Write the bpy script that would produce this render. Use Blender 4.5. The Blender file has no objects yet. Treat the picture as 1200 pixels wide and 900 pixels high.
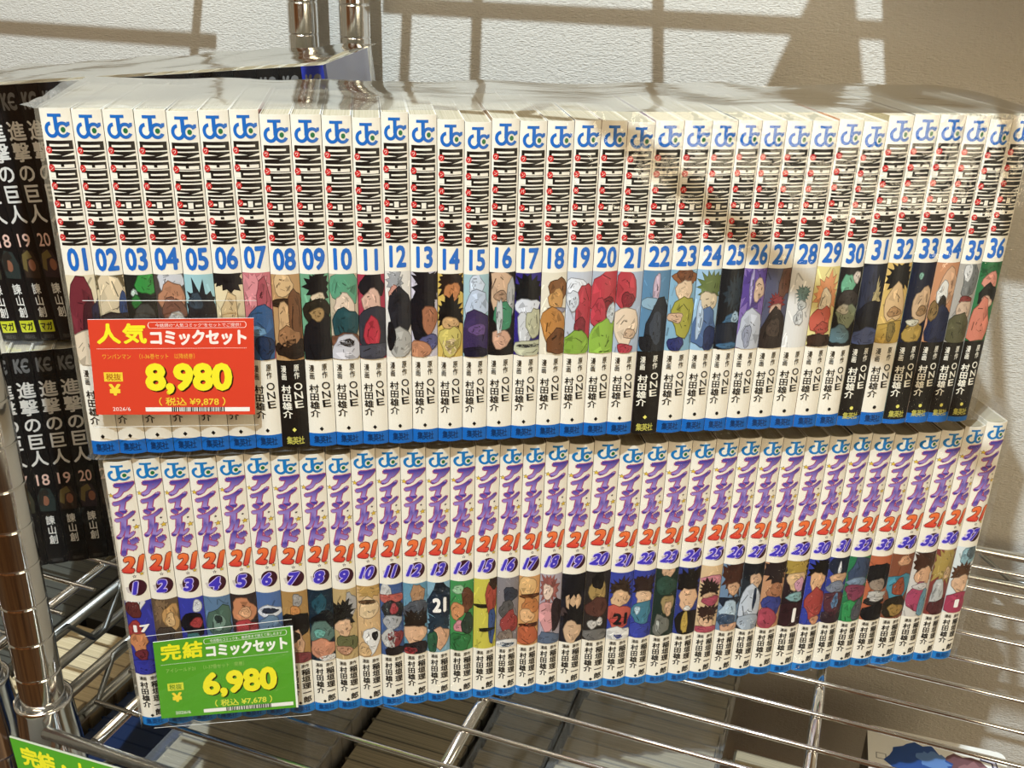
import bpy, bmesh, math, random
from mathutils import Vector, Matrix
from mathutils.geometry import tessellate_polygon

SC = bpy.context.scene
COL = SC.collection
PI = math.pi

# ------------------------------------------------------------------ camera, sky, lights, exposure
def lin(c):
    return c / 12.92 if c <= 0.04045 else ((c + 0.055) / 1.055) ** 2.4
def hexc(h):
    h = h.lstrip('#')
    if len(h) == 3: h = ''.join(x * 2 for x in h)
    return tuple(lin(int(h[i:i + 2], 16) / 255) for i in (0, 2, 4))

F_PX = 1179.46
CAM_POS = Vector((0.42235, -0.35881, 0.43353))
YAW, PITCH, ROLL = -0.34011, 0.41323, 0.02873
fwd = Vector((math.sin(YAW) * math.cos(PITCH), math.cos(YAW) * math.cos(PITCH), -math.sin(PITCH)))
right = Vector((math.cos(YAW), -math.sin(YAW), 0))
up = right.cross(fwd)
r_ = right * math.cos(ROLL) + up * math.sin(ROLL)
u_ = -right * math.sin(ROLL) + up * math.cos(ROLL)
cam = bpy.data.cameras.new('camera')
cam.sensor_fit = 'HORIZONTAL'; cam.sensor_width = 36; cam.lens = F_PX / 1200 * 36
cam.clip_start = 0.01; cam.clip_end = 50
cam_o = bpy.data.objects.new('camera', cam); COL.objects.link(cam_o)
M = Matrix((r_, u_, -fwd)).transposed().to_4x4(); M.translation = CAM_POS
cam_o.matrix_world = M
SC.camera = cam_o
SC.view_settings.view_transform = 'Standard'
SC.view_settings.look = 'None'
SC.view_settings.gamma = 1
SC.view_settings.use_curve_mapping = False
SC.view_settings.exposure = -0.26
SC.cycles.max_bounces = 8
SC.cycles.transparent_max_bounces = 16

world = bpy.data.worlds.new('room_ambience'); SC.world = world
world.use_nodes = True
bg = world.node_tree.nodes['Background']
bg.inputs[0].default_value = (1.0, 0.85, 0.60, 1); bg.inputs[1].default_value = 0.33

def aim(o, target):
    o.rotation_euler = (Vector(target) - o.location).to_track_quat('-Z', 'Y').to_euler()
def area(name, loc, target, sx, sy, power, color):
    l = bpy.data.lights.new(name, 'AREA'); l.shape = 'RECTANGLE'; l.size = sx; l.size_y = sy
    l.energy = power; l.color = color
    o = bpy.data.objects.new(name, l); COL.objects.link(o); o.location = loc; aim(o, target)
    return o
key = bpy.data.lights.new('ceiling_spotlight', 'SPOT')
key.energy = 290; key.color = (0.70, 0.85, 1.0); key.shadow_soft_size = 0.012
key.spot_size = math.radians(60); key.spot_blend = 0.4
key_o = bpy.data.objects.new('ceiling_spotlight', key); COL.objects.link(key_o)
key_o.location = (0.13, -0.75, 1.78); aim(key_o, (0.15, 0.3, 0.25))
area('ceiling_tube_light', (-0.15, -1.3, 1.55), (0.15, 0.15, 0.15), 1.3, 0.35, 15, (1.0, 0.84, 0.60))
area('right_fill_light', (1.50, -0.62, 0.28), (0.60, 0.45, -0.10), 0.7, 0.5, 11, (1.0, 0.85, 0.60))  # added low fill from the right, brightens the lower wall and spines
area('ceiling_strip_light', (0.0, -0.55, 1.75), (0.25, 0.05, 0.0), 1.3, 0.07, 8, (1.0, 0.94, 0.84))

# ------------------------------------------------------------------ materials
def new_mat(name):
    m = bpy.data.materials.new(name); m.use_nodes = True
    nt = m.node_tree
    return m, nt, nt.nodes['Principled BSDF']
def N(nt, t, **kw):
    n = nt.nodes.new(t)
    for k, v in kw.items(): setattr(n, k, v)
    return n
def simple(name, col, rough=0.5, metal=0.0):
    m, nt, b = new_mat(name)
    b.inputs['Base Color'].default_value = (*hexc(col), 1)
    b.inputs['Roughness'].default_value = rough; b.inputs['Metallic'].default_value = metal
    return m

def mat_print():
    m, nt, b = new_mat('printed_cover')
    a = N(nt, 'ShaderNodeAttribute', attribute_name='Col')
    nt.links.new(a.outputs['Color'], b.inputs['Base Color'])
    b.inputs['Roughness'].default_value = 0.42
    b.inputs['Specular IOR Level'].default_value = 0.35
    return m
M_PRINT = mat_print()

def mat_pages(name='page_edges', c0='9c9074', c1='c6baa0'):
    m, nt, b = new_mat(name)
    tc = N(nt, 'ShaderNodeTexCoord')
    mp = N(nt, 'ShaderNodeMapping'); mp.inputs['Scale'].default_value = (2600, 9, 60)
    no = N(nt, 'ShaderNodeTexNoise'); no.inputs['Scale'].default_value = 1; no.inputs['Detail'].default_value = 3
    cr = N(nt, 'ShaderNodeValToRGB')
    cr.color_ramp.elements[0].position = 0.3; cr.color_ramp.elements[0].color = (*hexc(c0), 1)
    cr.color_ramp.elements[1].position = 0.7; cr.color_ramp.elements[1].color = (*hexc(c1), 1)
    nt.links.new(tc.outputs['Object'], mp.inputs[0]); nt.links.new(mp.outputs[0], no.inputs[0])
    nt.links.new(no.outputs[0], cr.inputs[0]); nt.links.new(cr.outputs[0], b.inputs['Base Color'])
    b.inputs['Roughness'].default_value = 0.8
    return m
M_PAGES = mat_pages()
M_PAGES_GREY = mat_pages('grey_page_edges', '6e6450', 'a89b7c')  # darker, greyer page tone for the rows below the shelf

def mat_chrome():
    m, nt, b = new_mat('chrome')
    b.inputs['Base Color'].default_value = (0.74, 0.73, 0.71, 1)
    b.inputs['Metallic'].default_value = 1; b.inputs['Roughness'].default_value = 0.10
    return m
M_CHROME = mat_chrome()
M_RAIL = simple('dull_plating', '8c8c86', 0.34, 1.0)
M_BRIGHT_RAIL = simple('bright_plating', 'dadad4', 0.27, 1.0)

def mat_film(name, haze, gain, bump=0.4, scale=(9, 70, 70), base_rough=0.07, tint=1.0):
    m = bpy.data.materials.new(name); m.use_nodes = True
    nt = m.node_tree; nt.nodes.clear()
    out = N(nt, 'ShaderNodeOutputMaterial')
    tr = N(nt, 'ShaderNodeBsdfTransparent'); tr.inputs[0].default_value = (0.97, 0.97, 0.965, 1)
    gl = N(nt, 'ShaderNodeBsdfGlossy'); gl.inputs['Roughness'].default_value = base_rough
    gl.inputs[0].default_value = (tint, tint, tint * .97, 1)
    df = N(nt, 'ShaderNodeBsdfDiffuse'); df.inputs[0].default_value = (0.8, 0.8, 0.78, 1)
    tc = N(nt, 'ShaderNodeTexCoord'); mp = N(nt, 'ShaderNodeMapping'); mp.inputs['Scale'].default_value = scale
    no = N(nt, 'ShaderNodeTexNoise'); no.inputs['Scale'].default_value = 1; no.inputs['Detail'].default_value = 4
    bp = N(nt, 'ShaderNodeBump'); bp.inputs['Strength'].default_value = bump; bp.inputs['Distance'].default_value = 0.004
    nt.links.new(tc.outputs['Object'], mp.inputs[0]); nt.links.new(mp.outputs[0], no.inputs[0])
    nt.links.new(no.outputs[0], bp.inputs['Height']); nt.links.new(bp.outputs[0], gl.inputs['Normal'])
    fr = N(nt, 'ShaderNodeFresnel')
    ge = N(nt, 'ShaderNodeNewGeometry'); ior = N(nt, 'ShaderNodeMapRange')      # same reflectance from both faces of the sheet
    ior.inputs['To Min'].default_value = 1.45; ior.inputs['To Max'].default_value = 1 / 1.45
    nt.links.new(ge.outputs['Backfacing'], ior.inputs['Value']); nt.links.new(ior.outputs[0], fr.inputs['IOR'])
    mu = N(nt, 'ShaderNodeMath', operation='MULTIPLY'); mu.inputs[1].default_value = gain; mu.use_clamp = True
    nt.links.new(fr.outputs[0], mu.inputs[0])
    m1 = N(nt, 'ShaderNodeMixShader'); m1.inputs[0].default_value = haze
    nt.links.new(tr.outputs[0], m1.inputs[1]); nt.links.new(df.outputs[0], m1.inputs[2])
    m2 = N(nt, 'ShaderNodeMixShader')
    nt.links.new(mu.outputs[0], m2.inputs[0]); nt.links.new(m1.outputs[0], m2.inputs[1]); nt.links.new(gl.outputs[0], m2.inputs[2])
    nt.links.new(m2.outputs[0], out.inputs[0])
    return m
M_FILM = mat_film('shrink_film', 0.05, 1.25)
M_FILM_TOP = mat_film('shrink_film_top', 0.08, 2.0, 0.22, (7, 60, 60), 0.06, 0.84)
M_FILM_FRONT = mat_film('shrink_film_front', 0.0, 0.75, 0.5, (30, 30, 30), 0.05)
M_SLEEVE = mat_film('clear_sleeve', 0.0, 0.9, 0.05, (10, 10, 10), 0.03)
M_SLEEVE_EDGE = simple('sleeve_edge', 'd8d4c8', 0.15)

def mat_wall():
    m, nt, b = new_mat('woven_wallpaper')
    tc = N(nt, 'ShaderNodeTexCoord')
    mp = N(nt, 'ShaderNodeMapping'); mp.inputs['Scale'].default_value = (1, 1, 1)
    mp.inputs['Rotation'].default_value = (PI / 2, 0, 0)
    mp.inputs['Rotation'].default_value = (0, 0, 0); mp.inputs['Scale'].default_value = (360, 1, 1150)
    n1 = N(nt, 'ShaderNodeTexNoise'); n1.inputs['Scale'].default_value = 1; n1.inputs['Detail'].default_value = 2
    mp2 = N(nt, 'ShaderNodeMapping'); mp2.inputs['Scale'].default_value = (620, 1, 260)
    n2 = N(nt, 'ShaderNodeTexNoise'); n2.inputs['Scale'].default_value = 1; n2.inputs['Detail'].default_value = 1
    nt.links.new(tc.outputs['Object'], mp.inputs[0]); nt.links.new(mp.outputs[0], n1.inputs[0])
    nt.links.new(tc.outputs['Object'], mp2.inputs[0]); nt.links.new(mp2.outputs[0], n2.inputs[0])
    mx = N(nt, 'ShaderNodeMath', operation='MULTIPLY_ADD'); mx.inputs[1].default_value = 0.45
    nt.links.new(n2.outputs[0], mx.inputs[0]); nt.links.new(n1.outputs[0], mx.inputs[2])
    bp = N(nt, 'ShaderNodeBump'); bp.inputs['Strength'].default_value = 1.0; bp.inputs['Distance'].default_value = 0.0011
    nt.links.new(mx.outputs[0], bp.inputs['Height']); nt.links.new(bp.outputs[0], b.inputs['Normal'])
    b.inputs['Base Color'].default_value = (*hexc('bdb6a8'), 1); b.inputs['Roughness'].default_value = 0.8
    return m
M_WALL = mat_wall()

def mat_wood_panels(name, c1, c2, dark, sx, sz):
    m, nt, b = new_mat(name)
    tc = N(nt, 'ShaderNodeTexCoord')
    mp = N(nt, 'ShaderNodeMapping'); mp.inputs['Scale'].default_value = (sx, sx, sz)
    no = N(nt, 'ShaderNodeTexNoise'); no.inputs['Scale'].default_value = 1; no.inputs['Detail'].default_value = 5
    cr = N(nt, 'ShaderNodeValToRGB')
    e = cr.color_ramp.elements
    e[0].position = 0.30; e[0].color = (*hexc(dark), 1); e[1].position = 0.72; e[1].color = (*hexc(c2), 1)
    k = cr.color_ramp.elements.new(0.48); k.color = (*hexc(c1), 1)
    nt.links.new(tc.outputs['Object'], mp.inputs[0]); nt.links.new(mp.outputs[0], no.inputs[0])
    nt.links.new(no.outputs[0], cr.inputs[0]); nt.links.new(cr.outputs[0], b.inputs['Base Color'])
    b.inputs['Roughness'].default_value = 0.5
    return m

# ------------------------------------------------------------------ object helpers
def link(o, parent=None):
    COL.objects.link(o)
    if parent: o.parent = parent
    return o
def tag(o, label=None, cat=None, group=None, kind=None):
    if label: o['label'] = label
    if cat: o['category'] = cat
    if group: o['group'] = group
    if kind: o['kind'] = kind
    return o
def empty(name, mw=None):
    o = bpy.data.objects.new(name, None); o.empty_display_size = 0.02; link(o)
    if mw is not None: o.matrix_world = mw
    return o
def bm_obj(name, bm, mats, parent=None, smooth=False):
    me = bpy.data.meshes.new(name); bm.to_mesh(me); bm.free()
    for m in (mats if isinstance(mats, (list, tuple)) else [mats]): me.materials.append(m)
    if smooth: me.polygons.foreach_set('use_smooth', [True] * len(me.polygons))
    return link(bpy.data.objects.new(name, me), parent)
def add_box(bm, x0, x1, y0, y1, z0, z1, mi=0):
    vs = [bm.verts.new(p) for p in ((x0, y0, z0), (x1, y0, z0), (x1, y1, z0), (x0, y1, z0), (x0, y0, z1), (x1, y0, z1), (x1, y1, z1), (x0, y1, z1))]
    fs = []
    for f in ((0, 3, 2, 1), (4, 5, 6, 7), (0, 1, 5, 4), (1, 2, 6, 5), (2, 3, 7, 6), (3, 0, 4, 7)):
        fc = bm.faces.new([vs[i] for i in f]); fc.material_index = mi; fs.append(fc)
    return fs
def add_tube(bm, pts, r, seg=10, cap=True):
    pts = [Vector(p) for p in pts]; rings = []
    for i, p in enumerate(pts):
        a = pts[max(i - 1, 0)]; b = pts[min(i + 1, len(pts) - 1)]
        d = (b - a).normalized()
        n = Vector((0, 0, 1)).cross(d)
        if n.length < 1e-4: n = Vector((1, 0, 0))
        n.normalize(); m = d.cross(n)
        rings.append([bm.verts.new(p + (n * math.cos(2 * PI * k / seg) + m * math.sin(2 * PI * k / seg)) * r) for k in range(seg)])
    for a, b in zip(rings, rings[1:]):
        for k in range(seg):
            f = bm.faces.new((a[k], a[(k + 1) % seg], b[(k + 1) % seg], b[k])); f.smooth = True
    if cap:
        bm.faces.new(rings[0][::-1]); bm.faces.new(rings[-1])
def add_lathe(bm, prof, cx=0, cy=0, seg=32):
    rings = [[bm.verts.new((cx + r * math.cos(2 * PI * k / seg), cy + r * math.sin(2 * PI * k / seg), z)) for k in range(seg)] for r, z in prof]
    for a, b in zip(rings, rings[1:]):
        for k in range(seg):
            f = bm.faces.new((a[k], a[(k + 1) % seg], b[(k + 1) % seg], b[k])); f.smooth = True
    bm.faces.new(rings[0][::-1]); bm.faces.new(rings[-1])

# ------------------------------------------------------------------ lettering (2-D ink)
_glyph = {}
def glyph(s, bold=0.0):
    k = (s, bold)
    if k in _glyph: return _glyph[k]
    c = bpy.data.curves.new('glyph', 'FONT'); c.body = s; c.size = 1; c.offset = bold; c.resolution_u = 3
    c.fill_mode = 'FRONT'
    o = bpy.data.objects.new('glyph', c); COL.objects.link(o)
    bpy.context.view_layer.update()
    dg = bpy.context.evaluated_depsgraph_get()
    me = bpy.data.meshes.new_from_object(o.evaluated_get(dg))
    vs = [(v.co.x, v.co.y) for v in me.vertices]; fs = [tuple(p.vertices) for p in me.polygons]
    bpy.data.objects.remove(o); bpy.data.meshes.remove(me); bpy.data.curves.remove(c)
    _glyph[k] = (vs, fs)
    return _glyph[k]

class Ink:
    """flat printed shapes: each item is (points, faces, colour, layer)"""
    def __init__(s): s.items = []
    def poly(s, pts, col, layer=1):
        pts = [(float(a), float(b)) for a, b in pts]
        tri = tessellate_polygon([[Vector((a, b, 0)) for a, b in pts]])
        s.items.append((pts, [tuple(t) for t in tri], col, layer)); return s
    def rect(s, x0, y0, x1, y1, col, layer=1):
        s.items.append(([(x0, y0), (x1, y0), (x1, y1), (x0, y1)], [(0, 1, 2, 3)], col, layer)); return s
    def ellipse(s, cx, cy, rx, ry, col, layer=1, n=20):
        return s.poly([(cx + rx * math.cos(2 * PI * k / n), cy + ry * math.sin(2 * PI * k / n)) for k in range(n)], col, layer)
    def arc(s, cx, cy, rx, ry, a0, a1, tx, ty, col, layer=1, n=20):
        A = [math.radians(a0 + (a1 - a0) * i / n) for i in range(n + 1)]
        vs = [(cx + rx * math.cos(a), cy + ry * math.sin(a)) for a in A] + [(cx + (rx - tx) * math.cos(a), cy + (ry - ty) * math.sin(a)) for a in A]
        s.items.append((vs, [(i, i + 1, n + 2 + i, n + 1 + i) for i in range(n)], col, layer)); return s
    def line(s, pts, w, col, layer=1, ax=1.0):
        for (x0, y0), (x1, y1) in zip(pts, pts[1:]):
            dx, dy = (x1 - x0) * ax, y1 - y0; L = math.hypot(dx, dy) or 1
            nx, ny = -dy / L * w / 2 / ax, dx / L * w / 2
            s.items.append(([(x0 - nx, y0 - ny), (x1 - nx, y1 - ny), (x1 + nx, y1 + ny), (x0 + nx, y0 + ny)], [(0, 1, 2, 3)], col, layer))
        return s
    def star(s, cx, cy, rx, ry, col, layer=1, rot=0):
        return s.poly([(cx + rx * (1 if k % 2 == 0 else .45) * math.cos(PI / 2 + rot + k * PI / 5), cy + ry * (1 if k % 2 == 0 else .45) * math.sin(PI / 2 + rot + k * PI / 5)) for k in range(10)], col, layer)
    def text(s, body, x0, y0, x1, y1, col, layer=1, bold=0.02, shear=0.0, em=False, ref=None):
        rad = bold if bold >= .010 else 0.0
        vs, fs = glyph(body, 0.0)
        if not vs: return s
        if em: a0, a1, b0, b1 = 0.03, 0.97, -0.09, 0.85
        else:
            a0 = min(v[0] for v in vs) - rad; a1 = max(v[0] for v in vs) + rad; b0 = min(v[1] for v in vs) - rad; b1 = max(v[1] for v in vs) + rad
        if ref:                                   # same letter width as the reference string, centred
            rv = glyph(ref, 0.0)[0]; c = (a0 + a1) / 2; hw = (max(v[0] for v in rv) - min(v[0] for v in rv)) / 2 + rad
            a0, a1 = c - hw, c + hw
        w, h = x1 - x0, y1 - y0
        shifts = [(0, 0)] + ([(rad * math.cos(2 * PI * k / 8), rad * math.sin(2 * PI * k / 8)) for k in range(8)] if rad else [])
        for q, (sx, sy) in enumerate(shifts):
            o = []
            for a, b in vs:
                tx = (a + sx - a0) / (a1 - a0); ty = (b + sy - b0) / (b1 - b0)
                o.append((x0 + tx * w + shear * (ty - .5) * w, y0 + ty * h))
            s.items.append((o, fs, col, layer + .06 * q))
        return s
    def column(s, body, x0, x1, ytop, ybot, col, layer=1, bold=0.02, shear=0.0):
        n = len(body); h = (ytop - ybot) / n
        for i, ch in enumerate(body):
            s.text(ch, x0, ytop - (i + 1) * h + h * .04, x1, ytop - i * h - h * .04, col, layer, bold, shear, em=True)
        return s
    def row(s, body, x0, x1, y0, y1, col, layer=1, bold=0.02):
        n = len(body); w = (x1 - x0) / n
        for i, ch in enumerate(body):
            s.text(ch, x0 + i * w, y0, x0 + (i + 1) * w, y1, col, layer, bold, em=True)
        return s
    def cut(s, n=8):
        """split the shapes at vertical lines so that they can follow a rounded spine"""
        out = []
        for pts, faces, col, layer in s.items:
            bm = bmesh.new(); vs = [bm.verts.new((a, b, 0)) for a, b in pts]
            for f in faces:
                try: bm.faces.new([vs[i] for i in f])
                except ValueError: pass
            for k in range(1, n):
                x = -0.5 + k / n
                bmesh.ops.bisect_plane(bm, geom=bm.verts[:] + bm.edges[:] + bm.faces[:], plane_co=(x, 0, 0), plane_no=(1, 0, 0), dist=1e-7)
            bm.verts.index_update()
            out.append(([(v.co.x, v.co.y) for v in bm.verts], [tuple(v.index for v in f.verts) for f in bm.faces], col, layer)); bm.free()
        s.items = out; return s

class Builder:
    """collects coloured faces and writes one mesh with a colour attribute"""
    def __init__(s): s.v = []; s.f = []; s.c = []; s.sm = []
    def quad(s, pts, col):
        b = len(s.v); s.v += pts; s.f.append(tuple(range(b, b + len(pts)))); s.c.append([col] * len(pts))
    def ink(s, ink, mapf):
        for pts, faces, col, layer in ink.items:
            b = len(s.v); s.v += [mapf(a, c, layer) for a, c in pts]
            for f in faces:
                g = f
                p0, p1, p2 = pts[f[0]], pts[f[1]], pts[f[2]]
                if (p1[0] - p0[0]) * (p2[1] - p0[1]) - (p1[1] - p0[1]) * (p2[0] - p0[0]) < 0: g = f[::-1]
                s.f.append(tuple(b + i for i in g))
                s.c.append([col(*pts[i]) if callable(col) else col for i in g])
    def mesh(s, name, mats):
        me = bpy.data.meshes.new(name); me.from_pydata(s.v, [], s.f)
        a = me.color_attributes.new('Col', 'FLOAT_COLOR', 'CORNER')
        flat = []
        for cs in s.c:
            for c in cs: flat += [c[0], c[1], c[2], 1.0]
        a.data.foreach_set('color', flat)
        for m in mats: me.materials.append(m)
        return me

WHITE = hexc('eae2d0'); BLACK = hexc('17130f'); BLUE = hexc('1463b2'); RED = hexc('c62a28')
OFF = 0.00006

def book_meshes(w, H, b, depth, spine_col, side_col, inks, refH, top_inset=0.0007, name='cover', rim=None):
    """rounded spine, two boards and printed shapes in one mesh; the page block in another.  x across, y back, z up"""
    B = Builder(); n = 8; t = 0.0005; rim = rim or WHITE
    def yb(u): return b * (2 * u) ** 2
    us = [-0.5 + k / n for k in range(n + 1)]
    outer = [(u * w, yb(u)) for u in us]
    prof = [(-w / 2, depth)] + outer + [(w / 2, depth)]
    inner = [(-w / 2 + t, depth)] + [(max(-w / 2 + t, min(w / 2 - t, x)), y + t) for x, y in outer] + [(w / 2 - t, depth)]
    for i in range(len(prof) - 1):
        (x0, y0), (x1, y1) = prof[i], prof[i + 1]; (a0, c0), (a1, c1) = inner[i], inner[i + 1]
        sc = spine_col if 0 < i < len(prof) - 2 else side_col
        B.quad([(x0, y0, 0), (x1, y1, 0), (x1, y1, H), (x0, y0, H)], sc)
        B.quad([(a1, c1, 0), (a0, c0, 0), (a0, c0, H), (a1, c1, H)], rim)
        B.quad([(x0, y0, H), (x1, y1, H), (a1, c1, H), (a0, c0, H)], rim)
        B.quad([(x1, y1, 0), (x0, y0, 0), (a0, c0, 0), (a1, c1, 0)], WHITE)
    k = H / refH
    for ink in inks:
        B.ink(ink, lambda u, v, l: (max(-.5, min(.5, u)) * w, yb(max(-.5, min(.5, u))) - OFF * l, v * k))
    me = B.mesh(name, [M_PRINT])
    bm = bmesh.new(); add_box(bm, -w / 2 + t, w / 2 - t, b + t, depth - 0.002, top_inset, H - top_inset)
    pm = bpy.data.meshes.new('page_block'); bm.to_mesh(pm); bm.free(); pm.materials.append(M_PAGES)
    return me, pm
def put_book(name, me, pm, mw, label, group, cat='comic book'):
    t = empty(name, mw); tag(t, label, cat, group)
    link(bpy.data.objects.new('cover', me), t)
    link(bpy.data.objects.new('page_block', pm), t)
    return t

# ---------------------------------------- spine art: generic patches of colour, described per volume
def art(spec, seed, y0, y1):
    """y0 top, y1 bottom of the picture field on the spine"""
    rng = random.Random(seed); ink = Ink()
    parts = spec.split('|')
    def mute(h):                              # printed inks, a little greyed
        c = hexc(h); g = (c[0] + c[1] + c[2]) / 3
        return tuple(.82 * (.86 * x + .14 * g) for x in c)
    bgc = mute(parts[0])
    ink.rect(-.5, y1, .5, y0, bgc, 1)
    hgt = y0 - y1
    def P(x, y): return (max(-1, min(1, x)) * .5, y0 - max(0, min(1, y)) * hgt)
    for j in range(14):                       # loose strokes over the ground colour
        f = rng.choice((.55, .75, 1.2, 1.4)); sc = tuple(min(1, x * f) for x in bgc); x = rng.uniform(-1, 1); y = rng.random(); d = rng.uniform(-.5, .5)
        ink.line([P(x, y), P(x + d, y + rng.uniform(.05, .16))], rng.uniform(.0003, .0011), sc, 1.4, ax=.014)
    lay = 2
    for p in parts[1:]:
        spike = p.startswith('*'); q = p.lstrip('*').split()
        c = mute(q[0]); cx, cy, rx, ry = map(float, q[1:5])
        n = 15 if not spike else 30
        pts = []; big = []
        ph = rng.random() * 6.28
        for k in range(n):
            a = 2 * PI * k / n
            m = 1.14 * (1 + 0.12 * math.sin(3 * a + ph) + rng.uniform(-.13, .13))
            if spike: m *= (1.15 if k % 2 else 0.74) + rng.uniform(-.10, .10)
            pts.append(P(cx + rx * m * math.cos(a), cy + ry * m * math.sin(a)))
            big.append(P(cx + (rx * m + .055) * math.cos(a), cy + (ry * m + .012) * math.sin(a)))
        dk = tuple(x * .38 for x in c)
        ink.poly(big, dk, lay - .3); ink.poly(pts, c, lay)
        # printed facets and brush strokes of the same hue
        for j in range(3):
            f = (0.62, 1.3, 0.8)[j]; sc = tuple(min(1, x * f) for x in c); a0 = rng.random() * 6.28; w_ = rng.uniform(.5, 1.1)
            q = [P(cx + rx * r * math.cos(a0 + t), cy + ry * r * math.sin(a0 + t)) for r, t in ((.95, 0), (.9, w_ * .5), (.95, w_), (rng.uniform(.2, .5), w_ * rng.uniform(.3, .8)))]
            ink.poly(q, sc, lay + .2 + j * .1)
        for j in range(8):
            f = rng.choice((0.2, 0.3, 0.55, 1.4)); sc = tuple(min(1, x * f) for x in c)
            a = rng.random() * 6.28; a2 = a + rng.uniform(.3, 1.2); rr = rng.uniform(.3, .95)
            s0 = P(cx + rx * rr * math.cos(a), cy + ry * rr * math.sin(a)); s1 = P(cx + rx * rr * .8 * math.cos(a2), cy + ry * rr * .8 * math.sin(a2))
            ink.line([s0, s1], rng.uniform(.00018, .0006), sc, lay + 0.6, ax=.014)
        lay = min(lay + 1, 6)
    return ink.cut()

def emblem(cy, hy, blue=BLUE):
    """publisher emblem: hooked J with a bar and a ring-shaped C around a green dot"""
    e = Ink(); y = lambda t: cy + t * hy      # t in -1 (bottom) .. 1 (top)
    e.rect(-.24, y(.74), .20, y(1.0), blue, 1)
    e.rect(-.06, y(-.35), .07, y(.8), blue, 1)
    e.arc(-.16, y(-.32), .235, .68 * hy, 95, 360, .115, .30 * hy, blue, 1, 22)
    e.arc(.20, y(-.32), .235, .68 * hy, 28, 332, .11, .28 * hy, blue, 1.3, 24)
    e.rect(.34, y(.02), .43, y(.32), blue, 1)
    e.ellipse(.21, y(-.32), .075, .23 * hy, hexc('166a3a'), 1.6, 14)
    return e

# ---- upper row: constant lettering
def upper_title():
    k = Ink(); T, Bt = .1609, .1117
    X = lambda f: -.42 + f * .86
    Y = lambda t: T - (t - 230) / 522 * (T - Bt)
    R = lambda x0, t0, x1, t1, c, l: k.rect(X(x0), Y(t1), X(x1), Y(t0), c, l)
    R(0, 230, 1, 752, BLACK, 1)
    W = WHITE
    R(.12, 247, .86, 258, W, 2); R(.12, 273, 1, 279, W, 2)                 # O
    k.poly([(X(0), Y(290)), (X(.55), Y(297)), (X(0), Y(302))], W, 2); k.poly([(X(1), Y(288)), (X(1), Y(301)), (X(.55), Y(306))], W, 2)   # N
    R(0, 322, 1, 330, W, 2)
    R(.10, 345, .95, 362, W, 2); R(.46, 340, .58, 356, BLACK, 3)           # E
    R(0, 366, 1, 371, W, 2); R(0, 384, .20, 412, W, 2); R(.30, 388, .93, 397, W, 2); R(0, 413, 1, 420, W, 2)     # P
    R(.18, 431, 1, 438, W, 2)                                            # U
    R(.12, 459, .92, 466, W, 2)
    k.poly([(X(0), Y(474)), (X(.5), Y(480)), (X(0), Y(484))], W, 2); k.poly([(X(1), Y(472)), (X(1), Y(484)), (X(.55), Y(488))], W, 2)   # N
    R(0, 497, 1, 504, W, 2); R(.10, 516, .95, 522, W, 2)                    # C
    R(.40, 530, .60, 560, W, 2); R(.10, 540, .34, 551, W, 2); R(.68, 540, .94, 551, W, 2)
    R(0, 564, 1, 570, W, 2); R(0, 578, .42, 586, W, 2); R(.58, 578, 1, 586, W, 2)       # H
    R(0, 602, 1, 625, W, 2); R(.44, 607, .58, 620, BLACK, 3)               # dash
    k.poly([(X(1), Y(634)), (X(1), Y(646)), (X(.7), Y(640))], W, 2); k.poly([(X(0), Y(648)), (X(.3), Y(653)), (X(0), Y(658))], W, 2)  # M
    R(0, 664, 1, 671, W, 2); R(.34, 685, .95, 693, W, 2); R(0, 680, .14, 694, W, 2)     # A
    R(.12, 711, 1, 717, W, 2)
    k.poly([(X(0), Y(728)), (X(.5), Y(734)), (X(0), Y(738))], W, 2); k.poly([(X(1), Y(724)), (X(1), Y(737)), (X(.55), Y(741))], W, 2)   # N
    for ch, t in zip('ワンパンマン', (275, 362, 450, 540, 630, 710)):
        k.ellipse(X(.08), Y(t), .105, .00165, RED, 4, 16)
        k.text(ch, X(.08) - .062, Y(t) - .0010, X(.08) + .062, Y(t) + .0010, WHITE, 5, .01, em=True)
    return k
UP_CONST = Ink()
UP_CONST.items += emblem(.1675, .0054).items + upper_title().items
UP_CONST.cut()
def upper_foot(dark, dot, band):
    k = Ink(); fg = hexc('f0ead8') if dark else hexc('14110e')
    if dark: k.rect(-.5, 0, .5, .0505, BLACK, .6)
    k.column('漫画', -.37, -.18, .0478, .0392, fg, 2, .012)
    k.column('原作', .10, .29, .0484, .0398, fg, 2, .012)
    k.column('村田雄介', -.40, -.05, .0366, .0172, fg, 2, .02)
    for i, ch in enumerate('ONE'):
        k.text(ch, .07, .0336 - i * .0052, .37, .0336 - i * .0052 + .0042, fg, 2, .012, shear=-.1)
    dc = hexc('e6dc6a') if dark else fg
    if dot: k.ellipse(-.02, .0112, .075, .0011, dc, 2, 14)
    else: k.poly([(-.02, .0118), (.06, .0105), (-.02, .0092), (-.10, .0105)], dc, 2)
    if band > 0: k.rect(-.5, 0, .5, band, BLUE, 1)
    if not (dark and 0 < band < .007):
        k.row('集英社', -.33, .33, .0018, .0064, hexc('c4bc58') if dark else hexc('0c2f5c'), 2, .015)
    else:
        k.row('集英社', -.33, .33, .0042, .0084, hexc('c4bc58'), 2, .015)
    return k.cut()
FOOTS = {}
def foot(*a):
    if a not in FOOTS: FOOTS[a] = upper_foot(*a)
    return FOOTS[a]

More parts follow.
